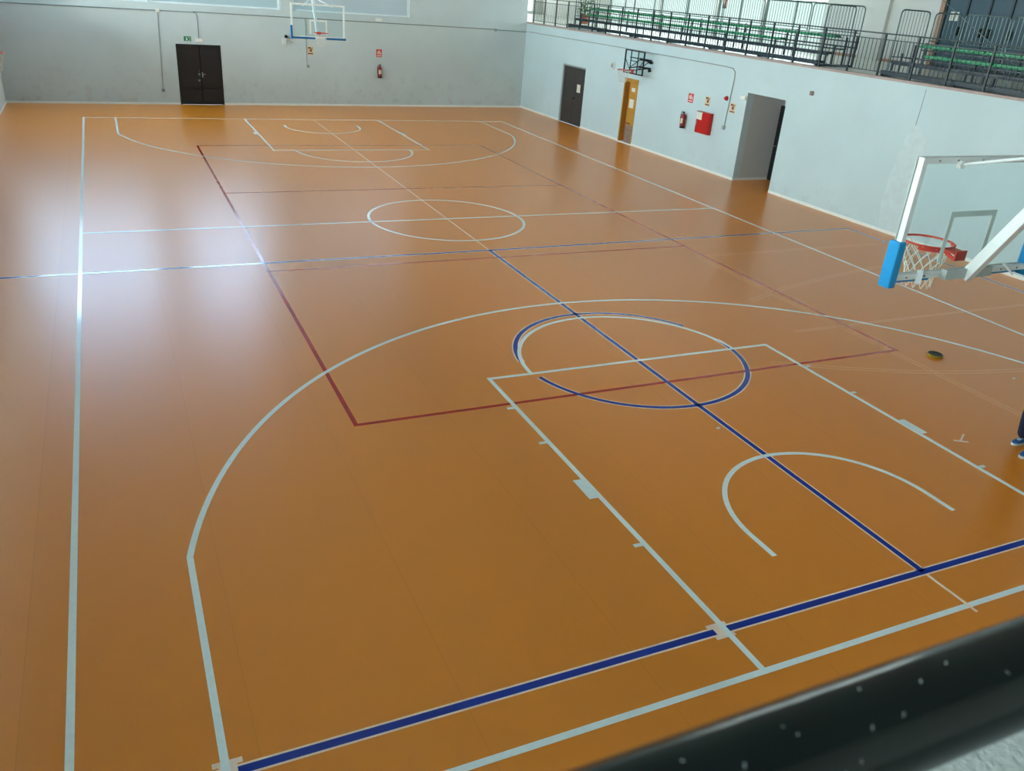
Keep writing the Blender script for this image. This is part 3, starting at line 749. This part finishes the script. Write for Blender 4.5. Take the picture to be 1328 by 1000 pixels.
def sign(fr, s, z, w, h, base, pic, label, cat='sign', style='ext'):
    t = thing('safety_sign', label, cat, fr.p(s, z, 0), fr.rz)
    MB().box(-w/2, w/2, -.006, -.001, -h/2, h/2).build('plate', base, t)
    p = MB(); y0, y1 = -.0085, -.006
    if style == 'ext':      # extinguisher symbol above a band of lettering
        p.poly_xz([(-.02*w/.25, .10*h/.3), (.0, .12*h/.3), (.02*w/.25, .10*h/.3), (.02*w/.25, -.04*h/.3), (-.02*w/.25, -.04*h/.3)], y0, y1)
        p.poly_xz([(.06*w/.25, .08*h/.3), (.09*w/.25, .0), (.08*w/.25, -.05*h/.3), (.05*w/.25, -.02*h/.3)], y0, y1)
        p.box(-.08*w/.25, -.05*w/.25, y0, y1, -.03*h/.3, .07*h/.3)
        p.box(-w*.40, w*.40, y0, y1, -h*.36, -h*.27)
    elif style == 'alarm':
        p.box(-w*.38, w*.10, y0, y1, h*.22, h*.42); p.lathe([(.001, y0), (w*.20, y0), (w*.20, y1)], (w*.05, 0, -.0), 14, 'y')
        p.poly_xz([(w*.1, h*.05), (w*.38, h*.30), (w*.38, h*.42), (0, h*.12)], y0, y1)
        p.box(-w*.40, w*.40, y0, y1, -h*.44, -h*.30)
    elif style == 'exit':   # running figure, door and arrow
        p.lathe([(.001, y0), (.016, y0), (.016, y1)], (-.03, 0, .045), 10, 'y')
        p.poly_xz([(-.05, .02), (-.01, .032), (.005, .0), (-.01, -.012), (-.03, -.005)], y0, y1)
        p.poly_xz([(-.03, -.005), (-.005, -.012), (.012, -.05), (-.002, -.054)], y0, y1)
        p.poly_xz([(-.03, .0), (-.02, -.02), (-.06, -.052), (-.068, -.04)], y0, y1)
        p.box(.035, .085, y0, y1, -.055, -.045); p.box(.075, .085, y0, y1, -.045, .06); p.box(.035, .075, y0, y1, .05, .06)
        p.box(-w*.46, w*.46, y0, y1, -h*.47, -h*.40)
    p.build('pictogram', pic, t)
    return t
sign(FAR, 13.48, 2.07, .24, .29, 'signred', 'signwhite', 'red and white extinguisher sign on the far wall')
sign(FAR, 10.67, 2.07, .24, .30, 'signbeige', 'signbrown', 'beige and brown alarm sign on the far wall under the backboard', style='alarm')
sign(FAR, 6.13, 2.305, .25, .175, 'signgreen', 'signwhite', 'green emergency exit sign above the black door', style='exit')
sign(RGT, 12.26, 2.07, .27, .28, 'signred', 'signwhite', 'red and white extinguisher sign on the right wall')
sign(RGT, 13.14, 2.09, .26, .28, 'signbeige', 'signbrown', 'beige and brown hose sign above the red cabinet', style='alarm')
sign(RGT, 14.38, 2.06, .26, .28, 'signbeige', 'signbrown', 'beige and brown alarm sign beside the recess', style='alarm')
# hose cabinet
t = thing('hose_cabinet', 'red fire hose cabinet with a white notice on the right wall', 'cabinet', RGT.p(13.21, 1.44, -.003), RGT.rz)
MB().box(-.34, .34, -.13, -.001, -.33, .33).build('cabinet_body', 'fire', t, bevel=.008)
MB().box(-.32, .32, -.142, -.13, -.31, .31).build('cabinet_door', 'fire', t, bevel=.004)
MB().box(-.335, -.05, -.148, -.142, .08, .325).build('notice', 'paper', t)
MB().box(-.335, -.06, -.15, -.148, .300, .325).build('notice_heading', 'grey', t)
MB().box(-.31, -.27, -.155, -.142, -.10, .02).build('latch', 'steel', t)
# emergency lamps and boxes
def lamp(fr, s, z, w, h, label):
    t = thing('emergency_light', label, 'emergency light', fr.p(s, z, 0), fr.rz)
    MB().box(-w/2, w/2, -.035, 0, -h/2, h/2).build('housing', 'plastic', t, bevel=.008)
    MB().box(-w/2+.02, w/2-.02, -.055, -.035, -h/2+.015, h/2-.02).build('diffuser', 'signwhite', t, bevel=.006)
lamp(FAR, 6.53, 2.28, .27, .13, 'small white emergency light above the black door')
lamp(FAR, 13.45, 3.32, .28, .13, 'white emergency light on the far wall under the right window')
lamp(RGT, 14.80, 2.42, .26, .13, 'white emergency light beside the recess in the right wall')
def jbox(fr, s, z, w, label, m='plastic'):
    t = thing('junction_box', label, 'junction box', fr.p(s, z, 0), fr.rz, group=None)
    MB().box(-w/2, w/2, -.045, 0, -w/2, w/2).build('box_body', m, t, bevel=.006)
    MB().box(-w/2+.012, w/2-.012, -.052, -.045, -w/2+.012, w/2-.012).build('box_cover', m, t, bevel=.003)
jbox(FAR, 5.20, 3.22, .13, 'white junction box on the far wall, upper left of the black door')
jbox(FAR, 18.70, 3.18, .11, 'grey junction box near the right end of the far wall', 'greyl')
jbox(FAR, 5.13, .50, .10, 'socket box at the foot of the conduit left of the black door', 'grey')
jbox(FAR, 10.56, 1.49, .10, 'small box on the far wall below the alarm sign', 'greyl')
jbox(RGT, 14.14, 1.45, .12, 'alarm push box at the foot of the conduit by the recess', 'greyl')
jbox(RGT, 17.50, 2.90, .11, 'brownish junction box on the right wall, right of the recess', 'kick')
def conduit(name, pts, fr, r, m, label):
    o = MB().tube([fr.p(s, z, -r-.001+dd) for s, z, dd in pts], r, 8).build(name, m, smooth=True)
    return tag(o, label, 'conduit')
conduit('conduit', [(.02, 3.20, 0), (5.12, 3.215, 0)], FAR, .016, 'grey', 'thin conduit along the top of the far wall, left stretch')
conduit('conduit', [(5.28, 3.215, 0), (6.36, 3.215, 0), (6.48, 3.20, 0), (6.53, 3.10, 0), (6.53, 2.36, 0)], FAR, .012, 'grey', 'conduit bending down to the light above the black door')
conduit('conduit', [(6.40, 3.235, 0), (18.63, 3.20, 0)], FAR, .014, 'grey', 'long conduit along the far wall behind the backboard')
conduit('conduit', [(18.77, 3.185, 0), (20.18, 3.165, 0)], FAR, .015, 'grey', 'short conduit at the right end of the far wall')
conduit('conduit', [(5.19, 3.15, 0), (5.13, .56, 0)], FAR, .013, 'greyl', 'conduit dropping to the socket left of the black door')
conduit('conduit', [(10.5, 3.22, 0), (10.52, 1.55, 0)], FAR, .009, 'greyl', 'thin conduit dropping past the alarm sign on the far wall')
conduit('conduit', [(.05, 3.19, 0), (7.9, 3.21, 0), (13.7, 3.19, 0), (14.1, 3.17, 0), (14.22, 3.08, 0), (14.24, 2.9, 0), (14.15, 1.52, 0)], RGT, .014, 'greyl', 'conduit along the right wall that bends down beside the recess')
t = thing('alarm_siren', 'round dark red alarm siren on the right wall conduit', 'siren', RGT.p(14.04, 2.30, 0), RGT.rz)
MB().lathe([(.001, -.09), (.045, -.085), (.06, -.05), (.062, 0)], (0, 0, 0), 18, 'y').build('siren_dome', 'fire', t, smooth=True)
MB().lathe([(.07, -.02), (.072, 0)], (0, 0, 0), 18, 'y').build('siren_base', 'signbrown', t)
t = thing('wall_fitting', 'small pale round fitting on the right wall left of the small hoop', 'wall fitting', RGT.p(7.35, 2.55, 0), RGT.rz)
MB().lathe([(.001, -.05), (.12, -.05), (.14, -.03), (.14, 0)], (0, 0, 0), 20, 'y').build('ring', 'plastic', t, smooth=True)
MB().lathe([(.001, -.056), (.09, -.055), (.09, -.05)], (0, 0, 0), 20, 'y').build('grille', 'greyl', t, smooth=True)
t = thing('wall_camera', 'dark camera on a white box on the far wall, left of the backboard', 'camera', FAR.p(9.66, 2.40, 0), FAR.rz)
MB().box(-.08, .06, -.09, 0, -.17, .08).build('housing', 'plastic', t, bevel=.01)
MB().lathe([(.001, -.22), (.05, -.21), (.06, -.10), (.05, -.05), (.02, 0)], (.05, 0, .15), 14, 'y').build('camera_head', 'black', t, smooth=True)
MB().beam((.10, -.05, .02), (.26, -.14, -.07), .05, .035).build('arm', 'greyl', t)

# ------------------------------------------------------------------ floor objects
t = thing('tape_roll', 'flat black disc with olive rim lying on the court', 'disc', (12.46, 4.63, .0))
MB().lathe([(.060, .001), (.115, .001), (.118, .006), (.118, .042), (.112, .046)], (0, 0, 0), 30).build('olive_rim', 'yellow', t, smooth=True)
MB().lathe([(.020, .044), (.030, .05), (.106, .05), (.110, .046)], (0, 0, 0), 30).build('black_top', 'black', t, smooth=True)
t = thing('tape_scrap', 'T-shaped scrap of white masking tape on the floor by the key', 'tape', (10.25, 2.36, 0))
MB().beam((-.02, .05, .003), (.14, -.05, .003), .035, .003).build('tape_strip', 'pink', t)
MB().beam((.05, .0, .006), (.27, .13, .006), .025, .003).build('tape_strip', 'pink', t)
o = MB().prism([(10.36, 1.03), (10.44, 1.03), (10.46, 1.07), (10.40, 1.09), (10.35, 1.07)], 0, .006).build('paper_scrap', 'pink'); tag(o, 'tiny pale scrap on the floor inside the key near the right side', 'scrap')
for i, (x, y, l) in enumerate([(7.35, 3.62, 'tiny pale scrap on the floor inside the key'), (13.0, 3.6, 'tiny white crumb on the floor beyond the black disc')]):
    o = MB().prism([(x-.03, y-.012), (x+.02, y-.02), (x+.035, y+.01), (x-.01, y+.018)], 0, .006).build('paper_scrap', 'signwhite'); tag(o, l, 'scrap')
# cable on the gallery
o = MB().tube([(18.30, 9.05, 4.18), (18.5, 11.2, 5.2), (18.7, 13.7, 6.4), (18.9, 18.2, HB-.01)], .009, 6).build('steel_cable', 'galv_l')
tag(o, 'thin slanting cable in front of the dark gallery doors', 'cable')
# plant on the gallery
t = thing('potted_plant', 'bushy green potted plant behind the far end of the long bleacher', 'plant', (21.6, 33.9, GZ))
MB().lathe([(.13, 0), (.17, .02), (.21, .34), (.23, .36), (.23, .40), (.20, .40), (.19, .35)], (0, 0, 0), 20).build('pot', 'pot', t, smooth=True)
lv = MB()
for i in range(260):
    a = random.uniform(0, 2*PI); h = random.uniform(.35, 1.25); r = .42*math.sqrt(random.random())*(1-.4*abs(h-.8))
    x, y = r*math.cos(a), r*math.sin(a); l = random.uniform(.10, .2); b = a+random.uniform(-.6, .6); up = random.uniform(-.4, .8)
    d = Vector((math.cos(b), math.sin(b), up)).normalized(); s = d.cross(Vector((0, 0, 1))).normalized()*l*.28
    p = Vector((x, y, h)); n = len(lv.v); mid = p+d*l*.5+Vector((0, 0, .015)); tip = p+d*l
    lv.v += [tuple(p), tuple(mid-s), tuple(tip), tuple(mid+s), tuple(mid-Vector((0, 0, .012)))]
    lv.f += [(n, n+1, n+4), (n+1, n+2, n+4), (n+2, n+3, n+4), (n+3, n, n+4), (n, n+3, n+2, n+1)]
lv.build('foliage', 'leaf', t)
st = MB()
for a in range(5): st.tube([(0, 0, .36), (.12*math.cos(a*1.26), .12*math.sin(a*1.26), 1.0)], .012, 6)
st.build('stem', 'leaf', t)

# ------------------------------------------------------------------ person
def skin(name, pts, edges, radii, m, parent, sub=2, root=0):
    me = bpy.data.meshes.new(name); me.from_pydata(pts, edges, []); me.update()
    o = bpy.data.objects.new(name, me); C.objects.link(o); o.parent = parent
    me.materials.append(M[m])
    s = o.modifiers.new('skin', 'SKIN'); s.use_smooth_shade = True
    for i, r in enumerate(radii):
        d = me.skin_vertices[0].data[i]; d.radius = (r, r) if not isinstance(r, tuple) else r; d.use_root = (i == root)
    u = o.modifiers.new('sub', 'SUBSURF'); u.levels = sub; u.render_levels = sub
    return o
PX, PY, PR = 11.10, 1.94, PI
person = thing('person', 'person in navy trousers and blue trainers standing at the right edge', 'person', (PX, PY, 0), PR)
# local: +x forward, +y left
V = [(0, 0, .95), (0, 0, 1.08), (0.01, 0, 1.25), (0, 0, 1.40), (.0, 0, 1.49), (.015, 0, 1.56),
     (0, .09, .90), (.20, .11, .50), (.23, .13, .10), (0, -.09, .90), (.13, -.10, .50), (.03, -.12, .10),
     (0, .17, 1.40), (.16, .24, 1.19), (.44, .20, 1.12), (0, -.17, 1.40), (-.02, -.24, 1.12), (.03, -.26, .88)]
E_ = [(0, 1), (1, 2), (2, 3), (3, 4), (4, 5), (0, 6), (6, 7), (7, 8), (0, 9), (9, 10), (10, 11), (3, 12), (12, 13), (13, 14), (3, 15), (15, 16), (16, 17)]
Rr = [.09, .085, .08, .05, .045, .05, .075, .055, .040, .075, .055, .040, .05, .042, .028, .05, .042, .028]
skin('body', V, E_, Rr, 'skin', person)
tv = [(0, 0, 1.04), (0, 0, .94), (.03, .095, .80), (.20, .11, .50), (.24, .13, .09), (.01, -.095, .80), (.13, -.10, .50), (.04, -.12, .09)]
skin('trousers', tv, [(0, 1), (1, 2), (2, 3), (3, 4), (1, 5), (5, 6), (6, 7)], [(.125, .15), (.13, .16), .098, .085, .078, .098, .085, .078], 'navy', person, root=1)
jk = MB(); n = 20; rows_ = [(.88, .128, .172), (.95, .130, .172), (1.06, .122, .160), (1.18, .126, .168), (1.30, .128, .182), (1.38, .118, .190), (1.43, .095, .160), (1.465, .066, .080), (1.50, .062, .066)]
for z, a, b in rows_:
    for q in range(n): jk.v.append((a*math.cos(2*PI*q/n), b*math.sin(2*PI*q/n), z))
for i in range(len(rows_)-1):
    for q in range(n): jk.f.append((i*n+q, i*n+(q+1) % n, (i+1)*n+(q+1) % n, (i+1)*n+q))
jk.f.append(tuple(reversed(range(n)))); jk.f.append(tuple((len(rows_)-1)*n+q for q in range(n)))
jk.tube([(0, .12, 1.385), (.01, .19, 1.375), (.09, .225, 1.27), (.16, .24, 1.19), (.30, .22, 1.15), (.43, .203, 1.122)], [.07, .072, .064, .060, .054, .046], 16)
jk.tube([(0, -.12, 1.385), (0, -.19, 1.375), (-.012, -.225, 1.25), (-.02, -.242, 1.12), (.005, -.25, 1.0), (.03, -.26, .90)], [.07, .072, .064, .060, .054, .046], 16)
jo = jk.build('jacket', 'jacket', person)
rm = jo.modifiers.new('remesh', 'REMESH'); rm.mode = 'VOXEL'; rm.voxel_size = .011; rm.use_smooth_shade = True
sm_ = jo.modifiers.new('smooth', 'SMOOTH'); sm_.factor = .5; sm_.iterations = 6
# head
hd = MB(); rows = []
prof = [(1.52, .045, .0), (1.545, .062, .01), (1.575, .072, .012), (1.61, .080, .008), (1.65, .084, .0), (1.69, .080, -.004), (1.72, .066, -.008), (1.745, .038, -.01), (1.752, .005, -.01)]
n = 20
for z, r, ox_ in prof:
    for k in range(n):
        a = 2*PI*k/n; x = r*1.18*math.cos(a)+ox_; y = r*.92*math.sin(a)
        if abs(a) < .3 or a > 2*PI-.3:
            if 1.59 < z < 1.64: x += .018
        hd.v.append((x, y, z))
for i in range(len(prof)-1):
    for k in range(n): hd.f.append((i*n+k, i*n+(k+1) % n, (i+1)*n+(k+1) % n, (i+1)*n+k))
hd.f.append(tuple(reversed(range(n)))); hd.f.append(tuple((len(prof)-1)*n+k for k in range(n)))
ho = hd.build('head', 'skin', person, smooth=True)
su = ho.modifiers.new('sub', 'SUBSURF'); su.levels = 1; su.render_levels = 1
MB().lathe([(.004, -.012), (.012, -.004), (.014, .008), (.006, .02)], (.108, 0, 1.61), 10).build('nose', 'skin', ho, smooth=True)
for s in (-1, 1):
    MB().lathe([(.001, -.008), (.007, -.005), (.009, 0), (.007, .005), (.001, .008)], (.088, s*.030, 1.645), 10).build('eye', 'black', ho, smooth=True)
    MB().lathe([(.004, -.03), (.012, -.012), (.016, .01), (.006, .028)], (.0, s*.078, 1.63), 10).build('ear', 'skin', ho, smooth=True)
MB().tube([(.086, -.024, 1.575), (.094, 0, 1.572), (.086, .024, 1.575)], .004, 6).build('mouth', 'rim', ho)
hr = MB()
for i, (z, r, ox_) in enumerate([(1.60, .084, -.022), (1.64, .090, -.016), (1.69, .089, -.012), (1.73, .074, -.012), (1.76, .042, -.012), (1.768, .004, -.012)]):
    for k in range(n):
        a = 2*PI*k/n; hr.v.append((r*1.16*math.cos(a)*(1 if math.cos(a) < 0 or z > 1.68 else .62)+ox_, r*.97*math.sin(a), z))
for i in range(5):
    for k in range(n): hr.f.append((i*n+k, i*n+(k+1) % n, (i+1)*n+(k+1) % n, (i+1)*n+k))
hr.f.append(tuple(5*n+k for k in range(n)))
hr.build('hair', 'hair', person, smooth=True)
# hands
for s in (-1, 1):
    wx, wy, wz = .03, s*.26, .88
    hv = [(wx, wy, wz), (wx+.006, wy, wz-.04), (wx+.012, wy, wz-.08)]; he = [(0, 1), (1, 2)]; hrd = [.024, (.018, .032), (.016, .036)]
    for q, (dy, l) in enumerate(((-.027, .065), (-.009, .075), (.009, .07), (.027, .055))):
        b = len(hv)
        hv += [(wx+.014+dy, wy, wz-.098), (wx+.014+dy*1.1, wy-s*l*.12, wz-.098-l*.5), (wx+.014+dy*1.1, wy-s*l*.35, wz-.098-l)]
        he += [(2, b), (b, b+1), (b+1, b+2)]; hrd += [.0105, .0095, .0075]
    b = len(hv); hv += [(wx+.044, wy-s*.012, wz-.055), (wx+.056, wy-s*.024, wz-.092)]; he += [(1, b), (b, b+1)]; hrd += [.012, .009]
    if s > 0:      # this hand reaches forward, level with the waist
        hv = [(.44-(z-.88), .20+(x-.03), 1.12+(y-.26)*1.0) for x, y, z in hv]
    skin('hand', hv, he, hrd, 'skin', person)
# shoes
def shoe(cx, cy, a):
    prof = []; mb = MB(); sb = MB(); L = .28
    outl = [(-.10, .0), (-.085, .032), (-.03, .036), (.04, .042), (.10, .050), (.15, .044), (.18, .022), (.185, 0), (.18, -.022), (.15, -.044), (.10, -.048), (.04, -.036), (-.03, -.034), (-.085, -.030)]
    sb.prism(outl, 0, .028); 
    lv_ = [(.028, 1.0), (.055, .97), (.080, .86), (.10, .60)]
    nn = len(outl)
    for z, k in lv_:
        for x, y in outl:
            zz = z if x < .06 else .028+(z-.028)*max(.30, 1-(x-.06)/.125*.62)
            mb.v.append(((x-.0)*(.98 if z < .06 else (.9 if x > .05 else .98)) - (.03 if (z > .09 and x > .05) else 0)*1, y*k, zz))
    for i in range(3):
        for k in range(nn): mb.f.append((i*nn+k, i*nn+(k+1) % nn, (i+1)*nn+(k+1) % nn, (i+1)*nn+k))
    mb.f.append(tuple(3*nn+k for k in range(nn))); mb.f.append(tuple(reversed(range(nn))))
    so = mb.build('shoe', 'shoe', person, smooth=True, loc=(cx, cy, 0), rot=(0, 0, a)); m_ = so.modifiers.new('s', 'SUBSURF'); m_.levels = 1; m_.render_levels = 1
    sb.build('sole', 'sole', so, bevel=.008)
    MB().tube([(.07, -.022, .082), (.07, .022, .082)], .005, 5).tube([(.095, -.022, .074), (.095, .022, .074)], .005, 5).tube([(.045, -.022, .092), (.045, .022, .092)], .005, 5).build('laces', 'sole', so)
shoe(.225, .13, .08); shoe(.005, -.12, -.08)

# ------------------------------------------------------------------ world, camera, render look
wd = bpy.data.worlds.new('world'); bpy.context.scene.world = wd; wd.use_nodes = True
wd.node_tree.nodes['Background'].inputs[0].default_value = (.6, .75, .85, 1); wd.node_tree.nodes['Background'].inputs[1].default_value = .5

R = Matrix(((0.9086137703302677, -0.41118148397070997, 0.07314918732193995),
            (-0.11744385384741318, -0.41964361911263826, -0.9000589836957991),
            (0.4007841782801349, 0.809215064230574, -0.4295847090651914)))
cam = bpy.data.cameras.new('camera'); co = bpy.data.objects.new('camera', cam); C.objects.link(co)
X, Y, Z = Vector(R[0]), -Vector(R[1]), -Vector(R[2])
m4 = Matrix.Identity(4)
for i in range(3): m4[i][0], m4[i][1], m4[i][2] = X[i], Y[i], Z[i]
m4.translation = Vector((0.72272, -3.73639, 4.90194)); co.matrix_world = m4
cam.sensor_fit = 'HORIZONTAL'; cam.sensor_width = 36; cam.lens = 1083.83*36/1328; cam.clip_start = .05; cam.clip_end = 200
cam.dof.use_dof = True; cam.dof.focus_distance = 13; cam.dof.aperture_fstop = 9
bpy.context.scene.camera = co
vs = bpy.context.scene.view_settings
vs.view_transform = 'Standard'; vs.look = 'None'; vs.gamma = 1; vs.use_curve_mapping = False; vs.exposure = .56
